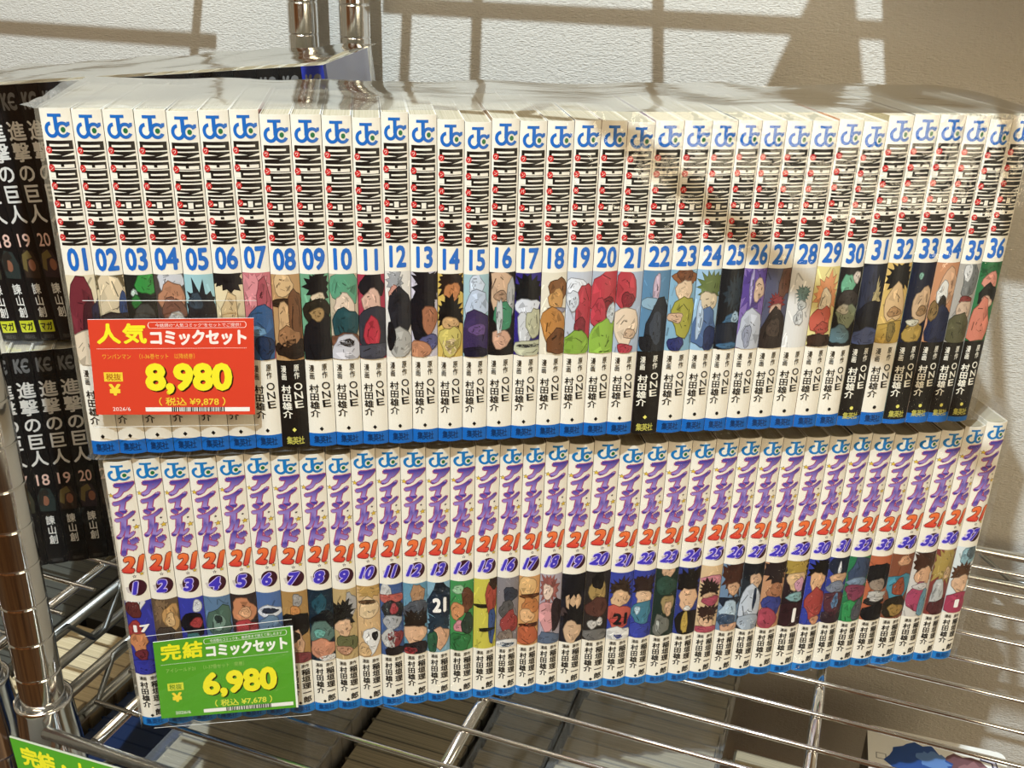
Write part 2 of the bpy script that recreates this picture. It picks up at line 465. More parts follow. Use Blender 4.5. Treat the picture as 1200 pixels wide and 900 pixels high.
UP = [  # art colours, words used in the label
 ('f0deb4|7a2430 -.1 .42 1.0 .30|4a1c28 .4 .55 .5 .2|2a2a4a .9 .5 .3 .2|f0d8b4 -.2 .85 .9 .22', 'maroon and cream'),
 ('e6cf9e|*6e5c38 0 .06 1.1 .09|ead2a6 0 .26 .85 .28|2c4878 .85 .42 .3 .2|3a3232 0 .62 1.1 .2|caa25a .3 .55 .5 .05|4a4038 0 .9 1 .2', 'blond and navy'),
 ('20241f|2f9a3c .5 .08 .6 .12|c8d8c8 -.4 .2 .18 .03|2c7a34 -.3 .3 .3 .06|4c4c46 .1 .55 .9 .18|2c4c2c 0 .8 1 .2', 'black and bright green'),
 ('4e423c|d6d6da .1 .06 .8 .12|c4855c .1 .26 .75 .14|8a5a44 .2 .4 .7 .12|ddd8d0 .3 .5 .45 .07|c09066 .2 .62 .5 .1|2c2420 0 .9 1.1 .2', 'silver and tan'),
 ('9fd0d4|*22262a .1 .45 1.1 .26|3a4a54 -.3 .3 .4 .08|e0b48a .2 .72 .8 .14|30383c 0 .95 1 .1', 'pale teal and black'),
 ('f2dcaa|*1a181a 0 .04 1.2 .13|e6c48a 0 .45 .5 .2|e08a78 .05 .74 .55 .13|6a1c1c .1 .75 .3 .04|f0d8a6 0 .92 .8 .1', 'cream with black top'),
 ('d87078|*e88c90 -.2 .2 .9 .2|b84c58 .4 .3 .4 .2|2f5c8c 0 .72 1.1 .3|6c9cc0 -.2 .66 .5 .05|1c3456 .3 .85 .6 .12', 'pink and steel blue'),
 ('c6965a|e2b87c -.2 .12 .6 .12|3a2818 0 .33 1.1 .04|d8aa70 -.1 .5 .5 .16|7a4c28 .6 .5 .4 .3|a87444 0 .72 .7 .1|2c1e14 .1 .86 1 .1', 'rugged tan'),
 ('6eae84|*141416 .2 .15 .7 .17|e6cda8 .2 .28 .4 .06|2a2418 .1 .45 .8 .16|16161a .1 .8 1.0 .3|b08a50 .1 .46 .4 .06', 'black on green'),
 ('cdb998|5aa47c 0 .16 .95 .18|eccfb2 0 .36 .6 .12|1e4e52 .1 .58 .9 .16|7c4c30 0 .78 1.1 .08|d4d0d4 .1 .88 1 .14|241a18 .1 .8 .5 .04', 'green curls and teal'),
 ('b42844|1c1a1e 0 .12 .8 .12|e4b49a 0 .33 .6 .16|36363e 0 .66 1.1 .24|c42236 0 .68 .5 .16|4a4a54 0 .92 1.1 .1', 'red and charcoal'),
 ('ece5d8|*a6a6a6 -.2 .10 .5 .14|d6917a -.3 .26 .35 .08|24242a .2 .50 .85 .28|b4b0a6 .2 .84 .8 .16|17171a -.6 .76 .25 .14', 'grey and black on white'),
 ('cfc6d2|*14121a .2 .18 1 .24|16141a -.2 .5 .9 .26|b06c44 .4 .56 .5 .14|565686 .4 .82 .6 .08|c88458 -.4 .92 .7 .1', 'black and tan'),
 ('e2bc4a|*2a1c14 .1 .10 1 .14|c87c3c .1 .22 .5 .1|*161412 0 .46 1 .16|d8a868 0 .58 .6 .06|d6c258 0 .8 .8 .16|e6c890 0 .86 .5 .08', 'yellow and dark brown'),
 ('a6ccd2|d4e0ee 0 .12 .5 .10|c4d2e6 .1 .36 .8 .16|3c2a58 0 .74 1.2 .26|6a4a86 .1 .66 .6 .06|1e1830 0 .95 1 .06', 'pale blue over purple'),
 ('1b1717|dcb28a -.1 .18 .75 .22|b08a68 -.1 .28 .4 .05|bcbcb8 .7 .3 .25 .2|3c8e64 .1 .52 .6 .14|c8ccc8 -.2 .54 .2 .2|dca684 .0 .8 .6 .1', 'tan and green on black'),
 ('2c1c80|*101418 0 .22 1.1 .18|e2e4ea 0 .42 .8 .10|d8d8d8 -.2 .68 .5 .18|c6c49e .5 .6 .5 .16|c8c8a4 .1 .92 1 .1|20242c .1 .88 .9 .02', 'indigo and white'),
 ('f0e4c8|8a5626 .3 .2 .6 .12|d69a4a .2 .32 .5 .10|9a94a0 .2 .46 .6 .04|c8842e .0 .64 .8 .2|7a4820 .4 .84 .7 .14', 'amber glow'),
 ('c9ced8|eef0f4 -.3 .18 .7 .10|c22c3e .5 .50 .6 .34|8c1e2e .2 .66 .4 .10|8eb42e -.1 .90 1.1 .14|d8dce0 -.5 .34 .4 .1', 'red streak over green'),
 ('b6c0cc|c8303e .1 .26 1.1 .26|8c1c2a .4 .4 .5 .08|c43040 -.4 .52 .6 .16|98c234 .1 .84 1.0 .22|d4dce0 .7 .5 .3 .1', 'big red patch over lime'),
 ('b4c2d4|c4303c -.3 .20 .7 .22|90202c -.1 .34 .4 .08|f2d6b4 -.1 .66 .8 .20|d8b490 .2 .76 .4 .05|c03040 -.1 .95 .5 .06', 'red, cream and pale blue'),
 ('568aae|cfb2c2 .0 .22 .2 .18|8fb4c8 0 .4 .9 .06|232830 .3 .72 .8 .3|3c4450 .2 .7 .4 .18|1a1c22 -.5 .9 .4 .1', 'sea blue and slate'),
 ('84b6d0|9c5e2e .1 .10 .8 .07|7c4622 .1 .06 .5 .08|eccaa0 .1 .26 .5 .12|b0aa2c .2 .56 .7 .22|e0b48c -.4 .58 .5 .05|2a3270 -.2 .92 .5 .08', 'brown and yellow-green on blue'),
 ('9cc6e2|*6a7a3c .2 .22 .9 .18|e0caa4 .1 .40 .6 .12|4a6c9c -.1 .72 .9 .22|b4c8dc -.5 .62 .2 .2|20305c .5 .86 .5 .14', 'olive and denim blue'),
 ('12151b|*26343e .3 .3 .7 .2|38688a .3 .64 .6 .08|a4c4d8 .6 .6 .3 .06|1a2230 0 .82 1 .16|3a6e94 .2 .95 .8 .03', 'black with ice blue'),
 ('8666b0|*5c3e96 -.1 .24 1 .26|e2bc9c .4 .26 .4 .12|b4a4d4 -.3 .2 .1 .2|c4c8d2 .1 .78 1 .24|9a9eb0 -.2 .84 .3 .12', 'violet and silver'),
 ('55566e|6c4230 .6 .14 .5 .2|*8e2a2e 0 .42 .5 .10|d2a68a 0 .53 .4 .08|30241f .1 .82 1 .26|4a3a30 0 .74 .5 .1', 'dusky slate and maroon'),
 ('ebe7de|*6c8c88 .1 .32 .45 .09|c8ccc8 .1 .46 .3 .05|d4d4d0 0 .62 .3 .08', 'mostly blank white'),
 ('f2de88|*ee9a5c .1 .34 .9 .2|f6e2c0 0 .44 .4 .16|d2583c -.1 .68 .75 .16|b84430 .1 .76 .5 .06|3c2418 0 .95 1 .1', 'fiery yellow and orange'),
 ('1f1c1d|6ab48a -.2 .22 .5 .12|e8d8c8 .5 .12 .3 .06|3c3430 0 .4 .8 .1|8c9674 .1 .6 .8 .12|c8c0a8 -.3 .52 .4 .05|5c7c84 -.3 .85 .8 .1', 'black with mint green'),
 ('1b2030|*c8b47a .3 .40 .35 .18|2a3046 -.4 .3 .5 .3|0f1220 0 .65 .8 .16|4e5e92 .1 .92 1.1 .1', 'midnight blue and gold'),
 ('e6bc5c|*171517 .1 .16 .9 .16|e4ba7e .1 .5 .7 .20|b88850 .1 .6 .5 .05|caa236 .0 .88 1 .16|8c7430 .1 .84 .3 .1', 'golden with black spikes'),
 ('0f1830|8cc8ae -.2 .16 .12 .03|d8b082 .3 .52 .65 .2|a88050 .4 .6 .4 .05|b89434 -.1 .86 .7 .12|d8d0b4 -.2 .74 .4 .03', 'starry navy'),
 ('d4905e|e4b084 .3 .3 .7 .2|e8e4d8 -.1 .4 .4 .14|2c2420 0 .52 .3 .1|1e2644 .2 .82 1.1 .24|8c6c38 -.6 .6 .3 .1', 'apricot over navy'),
 ('b4ada0|7a7c78 .2 .2 .6 .2|dcdad4 -.2 .1 .3 .1|8c2e2a .1 .46 .5 .05|d8b898 .1 .6 .6 .12|5c5838 -.1 .84 .9 .18', 'stone grey and olive'),
 ('2b7c45|*1e6a38 0 .08 1 .1|e28e74 .1 .24 .6 .10|181818 .2 .42 .8 .12|e0b090 .1 .50 .5 .06|dc7c5e -.1 .76 .8 .24', 'emerald and coral'),
]
UC = [0.0062, 0.0199, 0.0332, 0.0475, 0.0619, 0.0759, 0.0897, 0.1032, 0.1181, 0.1318, 0.1464, 0.1591, 0.1727, 0.1863, 0.1993, 0.2127, 0.2267, 0.2399, 0.2537, 0.2667, 0.2802, 0.2947, 0.3098, 0.3236, 0.3365, 0.3487, 0.3623, 0.376, 0.3903, 0.4028, 0.4163, 0.4305, 0.4447, 0.459, 0.4719, 0.4844]
UV = [0.1688, 0.1684, 0.1684, 0.1683, 0.1678, 0.1683, 0.1686, 0.1666, 0.1666, 0.1662, 0.1653, 0.1678, 0.1668, 0.1647, 0.1636, 0.1653, 0.1642, 0.1642, 0.1646, 0.1646, 0.1638, 0.1646, 0.1647, 0.1647, 0.165, 0.1649, 0.1648, 0.1648, 0.1657, 0.1646, 0.1675, 0.168, 0.1681, 0.1676, 0.1659, 0.1676]
LC = [0.005, 0.0197, 0.0336, 0.0476, 0.0632, 0.0764, 0.0911, 0.1064, 0.1195, 0.1337, 0.1465, 0.1608, 0.1747, 0.1882, 0.2029, 0.2161, 0.2294, 0.2417, 0.2563, 0.2709, 0.2869, 0.3002, 0.3146, 0.3292, 0.3433, 0.357, 0.3707, 0.3843, 0.3992, 0.4138, 0.4268, 0.4399, 0.4555, 0.4693, 0.4858, 0.499, 0.5129]
LV = [0.1707, 0.1715, 0.1707, 0.1702, 0.1709, 0.1712, 0.1698, 0.1698, 0.1688, 0.171, 0.171, 0.1702, 0.1695, 0.1693, 0.1698, 0.1694, 0.1693, 0.1701, 0.1683, 0.1694, 0.1659, 0.1666, 0.1666, 0.1666, 0.1669, 0.167, 0.1659, 0.1654, 0.1655, 0.1653, 0.1662, 0.1655, 0.1644, 0.1651, 0.1657, 0.1674, 0.1696]
def frame(x, y, z, phi, rho=0.0):
    d = Vector((math.cos(phi) * math.cos(rho), math.sin(phi) * math.cos(rho), math.sin(rho)))
    n = Vector((-math.sin(phi), math.cos(phi), 0)); u = d.cross(n)
    m = Matrix((d, n, u)).transposed().to_4x4(); m.translation = (x, y, z)
    return m
MU = frame(0.06358, 0.00516, 0.18328, 0.48973)
ML = frame(0.06748, 0.00894, 0.0002, 0.5042)
DEPTH = 0.113; UDEPTH = 0.095
def extents(C, i):
    a = (C[i - 1] + C[i]) / 2 if i else C[0] - (C[1] - C[0]) / 2
    b = (C[i] + C[i + 1]) / 2 if i < len(C) - 1 else C[-1] + (C[-1] - C[-2]) / 2
    return a, b

def build_upper():
    for i, (spec, words) in enumerate(UP):
        vol = i + 1; num = f'{vol:02d}'
        a, b = extents(UC, i); w = b - a - 0.0003
        H = .1752 * UV[i] / .1678
        k = Ink()
        k.text(num, -.38, .0990, .42, .1106, hexc('1d66b8'), 1, .035, ref='00')
        k.cut()
        dark = vol in (8, 22, 31, 33, 34, 35, 36)
        band = 0 if vol in (8, 22) else {31: .0058, 33: .0028, 34: .0062, 35: .0060, 36: .0030}.get(vol, .0078)
        ai = art(spec, vol, .0970, .0505)
        side = hexc('e4dcc8') if vol in (1, 36) else tuple(.5 * c for c in hexc(spec.split('|')[1].lstrip('*').split()[0]))
        me, pm = book_meshes(w, H, .0017, UDEPTH, WHITE, side, [UP_CONST, k, ai, foot(dark, vol >= 24, band)], .1752)
        foot_w = ' and a black foot' if dark else ''
        put_book('comic_book', me, pm, MU @ Matrix.Translation(((a + b) / 2, 0, 0)),
                 f'upper-row comic with blue numeral {num}, {words} spine art{foot_w}', 'comics in the wrapped upper row')

# ---- lower row
def lower_title():
    k = Ink()
    def grad(x, y):
        t = max(0, min(1, ((y * 1000 + 2.6) % 8.4) / 8.4))
        a, b = hexc('a48cc8'), hexc('35288c')
        return tuple(p + (q - p) * t for p, q in zip(a, b))
    def grad2(x, y):
        t = max(0, min(1, (y - .1087) / .0107)); a, b = hexc('d03a34'), hexc('ea7a3c')
        return tuple(p + (q - p) * t for p, q in zip(a, b))
    pink = hexc('a8406c'); pale = hexc('ead8e8')
    cells = [('ア', .1655, .1560, -.28, .42), ('イ', .1580, .1482, -.36, .30), ('シ', .1500, .1412, -.34, .36), ('l', .1432, .1362, -.16, .04),
             ('ル', .1392, .1302, -.34, .30), ('ド', .1312, .1196, -.26, .34)]
    for j, (ch, t, b, x0, x1) in enumerate(cells):
        sh = .28
        k.text(ch, x0 - .04, b - .0004, x1 + .04, t + .0004, pink, 1 + j * .02, .12 if ch != 'l' else .08, sh)
        k.text(ch, x0, b, x1, t, grad, 2 + j * .02, .07 if ch != 'l' else .05, sh)
    k.text('21', -.36, .1082, .46, .1199, hexc('7c1c22'), 2.3, .10, .25)
    k.text('21', -.33, .1087, .43, .1194, grad2, 3, .06, .25)
    gold = hexc('d8b43c'); dk = hexc('3c3038')
    for x, y, r, c in ((-.38, .1575, .10, dk), (.36, .1375, .11, dk), (.32, .1073, .08, dk), (.05, .1063, .07, dk), (.30, .1420, .05, dk)):
        k.star(x, y, r * 1.25, r * .0165, c, 1)
    for x, y, r, c in ((-.38, .1575, .10, gold), (.36, .1375, .11, gold), (.32, .1073, .08, gold), (.05, .1063, .045, WHITE)):
        k.star(x, y, r, r * .0132, c, 2)
    return k
LO_CONST = Ink()
LO_CONST.items += emblem(.1714, .0047, hexc('1674b4')).items + lower_title().items
LO_CONST.cut()
def lower_foot():
    k = Ink(); fg = hexc('14110e')
    k.rect(-.5, 0, .5, .0383, WHITE, .6)
    k.row('漫画', -.36, -.06, .0338, .0366, fg, 2, .012); k.row('原作', .08, .38, .0338, .0366, fg, 2, .012)
    k.column('村田雄介', -.36, -.05, .0328, .0136, fg, 2, .03)
    k.column('稲垣理一郎', .08, .41, .0332, .0074, fg, 2, .03)
    k.poly([(-.05, .0090), (.03, .0078), (-.05, .0066), (-.13, .0078)], fg, 2)
    k.rect(-.5, 0, .5, .0062, hexc('1f76bd'), 1)
    k.row('集英社', -.34, .34, .0012, .0052, hexc('0f3f78'), 2, .02)
    return k.cut()
LO_FOOT = lower_foot()
LO = [
 ('2a30a8|f0ece4 -.2 .03 .6 .08|6a2c28 -.4 .1 .5 .1|b03430 -.5 .38 .5 .10|dc8c50 -.3 .55 .6 .12|7a2834 -.2 .72 .4 .06|2a30a8 0 .9 1 .1', 'royal blue and orange', '17'),
 ('6c543a|*8a6c48 -.3 .15 .6 .14|d09c54 .4 .24 .5 .15|e4b878 .3 .28 .3 .08|4a3c30 -.2 .5 .6 .12|*3a2c20 .1 .7 .7 .1|c8a468 .2 .85 .8 .1', 'brown and straw', ''),
 ('2a34ac|e4e6ea .5 .12 .3 .07|15131a 0 .36 .8 .14|b43434 .3 .34 .4 .06|3e8680 0 .62 .8 .12|1c4c4c 0 .85 1 .14', 'blue, black and teal', ''),
 ('5c80a4|50705e .1 .36 .8 .2|7c9c88 0 .34 .4 .1|2c3c38 0 .3 .2 .04|6c5c50 0 .72 .9 .16', 'slate and sage', ''),
 ('3a2c2a|d88a56 .0 .22 .8 .14|e8ac78 .1 .24 .4 .06|c4363a 0 .48 .8 .12|d0a884 0 .68 .9 .08|8c4434 0 .88 .9 .1', 'orange and red', ''),
 ('4c70a8|e2e4ea 0 .26 .9 .07|2c3448 0 .25 .6 .025|6c8aa4 0 .48 .8 .14|7ca48c .2 .68 .6 .12|3c5468 0 .9 1 .1', 'blue and silver', ''),
 ('b88a42|a8a29a .2 .12 .3 .07|d88c3c .0 .28 .3 .08|18120e 0 .46 1.1 .14|e0aa7c -.1 .72 .6 .15|302018 -.3 .62 .5 .06|8c3a3c 0 .94 1 .08', 'ochre and black', ''),
 ('152c3c|1e5464 -.1 .2 .5 .12|101418 .2 .42 .9 .1|5c7c70 0 .60 .9 .14|6cb4a4 -.2 .60 .4 .05|d88e66 0 .82 .9 .12|e8e4dc .4 .96 .6 .04', 'dark teal and peach', ''),
 ('cbaa6a|b4b0ac .5 .22 .4 .14|*17130f -.3 .34 .9 .16|e8b686 -.2 .54 .6 .10|6c6c3e 0 .78 .8 .12|c89068 -.2 .86 .6 .05', 'gold with black tufts', ''),
 ('e2b678|*c89c48 .2 .06 1.1 .09|ecca94 0 .3 .7 .14|6a4824 -.1 .22 .6 .02|f0ece4 .2 .76 .6 .16|1c1a1c .5 .70 .2 .05|e2b678 -.5 .9 .5 .08', 'sandy with a white card', ''),
 ('3c5c94|d8d4cc -.5 .1 .4 .1|c45444 .0 .2 1 .06|17171a .1 .38 .8 .14|b43038 .2 .34 .3 .06|b0b0b0 0 .52 .7 .08|8c3030 .3 .76 .6 .1|c8c4bc -.3 .76 .5 .12|241c1c .2 .94 .8 .06', 'black and red on blue', ''),
 ('5c9ab4|b8885a .2 .18 .5 .14|50545c .1 .36 1 .1|*24180f 0 .54 1 .15|e8b486 0 .72 .8 .12|2a2426 0 .92 1 .08|b02c30 -.5 .96 .5 .05', 'tan and dark brown', ''),
 ('80b0c4|16283a .1 .30 1.1 .20|101c28 .1 .06 .4 .08|*1c3444 .0 .60 1 .14|e2aa7e .2 .78 .6 .14|2c6040 -.6 .85 .4 .14', 'navy with white digits', '21'),
 ('3c984c|a0d09c -.3 .12 .4 .05|6c3e22 .5 .28 .5 .14|dc9050 -.4 .42 .5 .10|e08c94 -.2 .64 .4 .07|2c4030 .5 .62 .5 .12|2c7c3c -.2 .88 .8 .12', 'green and brown', ''),
 ('d8cc2c|2c2810 -.2 .38 .8 .015|b4442c .5 .28 .4 .22|3c2418 .7 .06 .3 .08|36548c .6 .68 .25 .22|2c2810 .1 .72 .6 .015', 'bright yellow', ''),
 ('8c8486|383c48 .2 .24 .6 .09|5c5854 -.1 .46 .6 .12|a43832 .2 .64 .7 .14|8c7868 -.1 .84 .6 .08|e8e4dc 0 .96 1.1 .06|3c5c74 0 .96 .6 .025', 'grey and brick red', ''),
 ('e2a256|f0bc70 -.2 .14 .7 .12|6c3c18 .1 .28 .9 .02|cc7c34 .1 .42 .7 .10|f0b878 -.2 .56 .6 .08|c8602c -.1 .84 .9 .14|5c2c14 .1 .7 .8 .02', 'all orange', ''),
 ('b4a8b2|*a2564c -.2 .20 .7 .18|f0d0b8 -.3 .24 .35 .09|e29a98 -.3 .58 .8 .18|302024 .6 .58 .45 .2|5c6c84 0 .93 1 .08', 'rose and grey', ''),
 ('20202a|dcb284 0 .36 .55 .16|*14141a .1 .14 1 .18|4a3a38 -.6 .56 .4 .06|*181618 .1 .62 .9 .13|dcb48a 0 .84 .65 .14', 'black and tan', ''),
 ('2e2824|b08e48 0 .26 .6 .16|1a1614 0 .12 .4 .10|5c3428 0 .52 .8 .12|d0c8bc -.3 .76 .3 .05|e0d8cc .3 .72 .2 .05|74706a 0 .92 1 .08', 'dark with antique gold', ''),
 ('2c3ea4|*3c2a1c 0 .24 .9 .14|e8ba88 0 .38 .7 .10|d0543e 0 .65 .9 .16|c83c34 0 .72 .7 .05|ece8e0 0 .93 1.2 .10|2c3c94 0 .95 .3 .03', 'red patch with dark digits', '21'),
 ('2c3aa0|*34221c 0 .24 .9 .17|ecc094 0 .40 .6 .10|3c8096 -.1 .62 .8 .16|c0dce4 -.5 .58 .2 .05|2c3ca8 0 .90 .9 .12', 'teal on royal blue', ''),
 ('1e3228|dcae84 .0 .04 .5 .08|2c4c3c 0 .25 .8 .12|a89058 .2 .52 .5 .12|dcb084 .3 .58 .3 .09|747468 -.2 .84 .6 .14|c8c8bc -.5 .84 .1 .08', 'forest green and khaki', ''),
 ('28388c|*17130f .1 .22 1 .22|ecb98a .0 .46 .7 .14|f0ece4 0 .60 .25 .025|1c1814 .2 .84 .9 .2|caa638 -.1 .82 .25 .14', 'navy, black and gold', ''),
 ('e8c28c|d88490 .1 .22 .8 .07|*2a1a14 -.1 .34 .8 .12|dcae80 0 .46 .5 .06|b04058 .1 .52 .7 .06|*38201a 0 .70 .9 .1|ecbc90 0 .82 .6 .08|b84458 0 .96 .9 .06', 'magenta and cream', ''),
 ('6c8cac|*4a2618 .1 .18 1 .24|dca87c .2 .36 .5 .08|1a2434 0 .56 1 .06|b4ccdc 0 .68 .7 .12|38506c -.2 .84 .7 .08|dca880 .2 .95 .8 .06', 'brown over pale blue', ''),
 ('242c34|181c22 0 .10 1 .12|e0b48c .2 .26 .5 .10|c8d0da 0 .60 1 .25|24344c .3 .52 .12 .14|a8b4c0 0 .90 1 .12', 'silver-white', ''),
 ('d09464|*2c2020 .1 .12 1.1 .18|b4744a .2 .42 .6 .1|343e8c .1 .66 .8 .14|b03c50 -.2 .86 .8 .14', 'copper, blue and crimson', ''),
 ('2c1c20|*b4942e 0 .10 1 .18|e6bc84 0 .30 .7 .12|dc9cb4 .3 .36 .35 .09|84b0b0 .1 .54 .6 .06|36181e 0 .84 1 .2', 'gold with a pink ball and white digit', '1'),
 ('2438aa|*17140f .2 .16 .9 .16|e8b27c 0 .34 .6 .13|b03c32 .1 .68 .9 .2|2438aa -.8 .9 .3 .14|d89468 .3 .93 .4 .05', 'red on cobalt', ''),
 ('2a3a9c|222a3c .2 .14 .9 .16|e8e8e8 .0 .16 .12 .08|dcac80 .1 .32 .7 .08|7c8494 0 .44 .8 .08|5c2a34 0 .68 .9 .16|5c8cb4 .1 .66 .3 .1|38242c 0 .92 1 .1', 'steel and burgundy', ''),
 ('20804c|3c4c68 .2 .20 .9 .18|7c92a8 .1 .38 .8 .06|8c3852 .1 .54 .9 .1|2c9a50 -.3 .86 .5 .18|5c5c64 .5 .84 .5 .14', 'green and plum', ''),
 ('c86432|18181a .1 .32 1 .18|a08c78 0 .44 .6 .08|cac6bc .1 .60 .8 .05|2c2a2a 0 .70 .9 .04|d0ccc4 .1 .66 .6 .025|17171a 0 .9 1 .12', 'black and orange', ''),
 ('8c4c2c|dca070 .1 .10 .5 .06|3c90a4 0 .50 1.1 .18|a44a24 0 .50 .45 .12|2c2418 0 .82 1 .14|a88238 .1 .86 .6 .08', 'turquoise with brown ball', ''),
 ('dcd4c8|*4c2c1c .1 .16 1 .22|e4ae80 .1 .36 .6 .12|b83e64 -.1 .70 .8 .2|6c9cac .5 .80 .3 .2|d8d0c8 0 .52 .6 .04', 'brown and raspberry', ''),
 ('8c3a30|*b4963e 0 .22 1 .26|dcb484 .4 .36 .3 .08|c2c2bc -.2 .68 .5 .2|5c2c2c .2 .9 .8 .12', 'mustard and silver', ''),
 ('e4ece8|8cb4bc .2 .14 .7 .10|5c6c70 .4 .08 .4 .08|*5c381c 0 .40 .9 .14|e8b88c 0 .56 .65 .12|b43254 0 .86 1 .16', 'white top over crimson', '1'),
]
def build_lower():
    for i, (spec, words, jersey) in enumerate(LO):
        vol = i + 1; num = str(vol)
        a, b = extents(LC, i); w = b - a - 0.0003
        H = .178 * LV[i] / .1712
        k = Ink()
        k.ellipse(.10, .0987, .33, .0054, hexc('3a1220'), 1, 24); k.poly([(-.36, .0985), (-.12, .1000), (-.12, .0945), (-.30, .0952)], hexc('c8bcb4'), .8)
        x0, x1 = (-.34, .32) if vol > 9 else (-.20, .22)
        rf = '00' if vol > 9 else '0'
        k.text(num, x0 - .03, .0938, x1 + .03, .1032, hexc('cdbcec'), 2, .11, .3, ref=rf)
        k.text(num, x0, .0942, x1, .1028, hexc('4436b4'), 3, .05, .3, ref=rf)
        k.cut()
        ai = art(spec, 100 + vol, .0893, .0383)
        if jersey:
            j = Ink(); dk = vol == 21
            yy = {1: (.0735, .0685), 13: (.0785, .068), 21: (.0590, .0500), 29: (.053, .0415), 37: (.049, .0425)}[vol]
            j.text(jersey, -.28 if vol != 29 else -.1, yy[1], .34, yy[0], hexc('1a1618') if dk else hexc('f0ece4'), 7.5, .05, ref='0' if jersey == '1' else None); ai.items += j.cut().items
        side = hexc('e4dcc8') if vol in (1, 37) else tuple(.5 * c for c in hexc(spec.split('|')[1].lstrip('*').split()[0]))
        me, pm = book_meshes(w, H, .0022, DEPTH, WHITE, side, [LO_CONST, k, ai, LO_FOOT], .178)
        put_book('comic_book', me, pm, ML @ Matrix.Translation(((a + b) / 2, 0, 0)),
                 f'lower-row comic with purple numeral {num}, {words} spine art', 'comics in the wrapped lower row')

# ---- dark comics behind, on the left
def dark_const():
    k = Ink(); wf = hexc('d8d2c6')
    k.text('KC', -.34, .1560, .36, .1672, hexc('6c6a66'), 1, .05); k.rect(-.02, .1606, .28, .1618, hexc('8c8a86'), 2)
    k.column('進撃の巨人', -.40, .42, .1500, .0826, wf, 1, .022)
    k.column('諫山創', -.22, .20, .0420, .0170, hexc('e4ded2'), 1, .015)
    return k
DK_CONST = dark_const().cut()
def build_dark():
    t = 0.0141; H = 0.1695
    shades = ['4a4238', '3c3a2c', '2c3430', '34281f', '302428', '3a2e24', '28302c', '40342a']
    def mk(vol, badge, blue=False):
        rng = random.Random(vol); k = Ink()
        base = hexc('25308c') if blue else hexc('12100f')
        k.text(str(vol), -.30, .0672, .32, .0764, hexc('e0b8a4'), 1, .01)
        c = hexc(shades[vol % 8])
        k.poly([(-.38, .046), (-.42, .058), (-.15, .0655), (.25, .0640), (.42, .055), (.36, .045)], c, 1)
        k.ellipse(rng.uniform(-.1, .2), .0545, .17, .0042, hexc(rng.choice(['b08c6c', 'a07c5c', '8c5c44'])), 2, 12)
        k.poly([(-.40, .052), (-.30, .062), (.05, .065), (.2, .060), (-.1, .0585), (-.2, .050)], hexc(rng.choice(['6c5c34', '2a2620', '1e1a18'])), 3)
        if badge:
            k.rect(-.36, .0065, .38, .0150, hexc('c2c42c'), 1); k.text('マガ', -.30, .0078, .32, .0138, BLACK, 2, .03)
        k.row('講談社', -.28, .28, .0018, .0048, hexc('4c4844'), 1, .01)
        return book_meshes(t - .0003, H, .0008, DEPTH, base, base, [DK_CONST, k.cut()], .172, top_inset=.0022)
    ML2 = frame(-0.1194, 0.1106, 0.0010, 0.6389, 0.0061)
    MU2 = frame(-0.1134, 0.1363, 0.1722, 0.247, 0.095)
    for vol in range(16, 31):
        me, pm = mk(vol, False)
        put_book('comic_book', me, pm, ML2 @ Matrix.Translation(((vol - 17 + .5) * t, 0, 0)), f'black comic numbered {vol} in the lower of the two dark stacks', 'black comics, lower stack')
    for vol in range(17, 35):
        me, pm = mk(vol, vol in (17, 18, 19), vol == 34)
        lab = f'black comic numbered {vol} in the upper of the two dark stacks' if vol < 34 else 'blue-spined comic ending the upper dark stack'
        put_book('comic_book', me, pm, MU2 @ Matrix.Translation(((vol - 18 + .5) * t, 0, 0)), lab, 'black comics, upper stack')
    return ML2, MU2

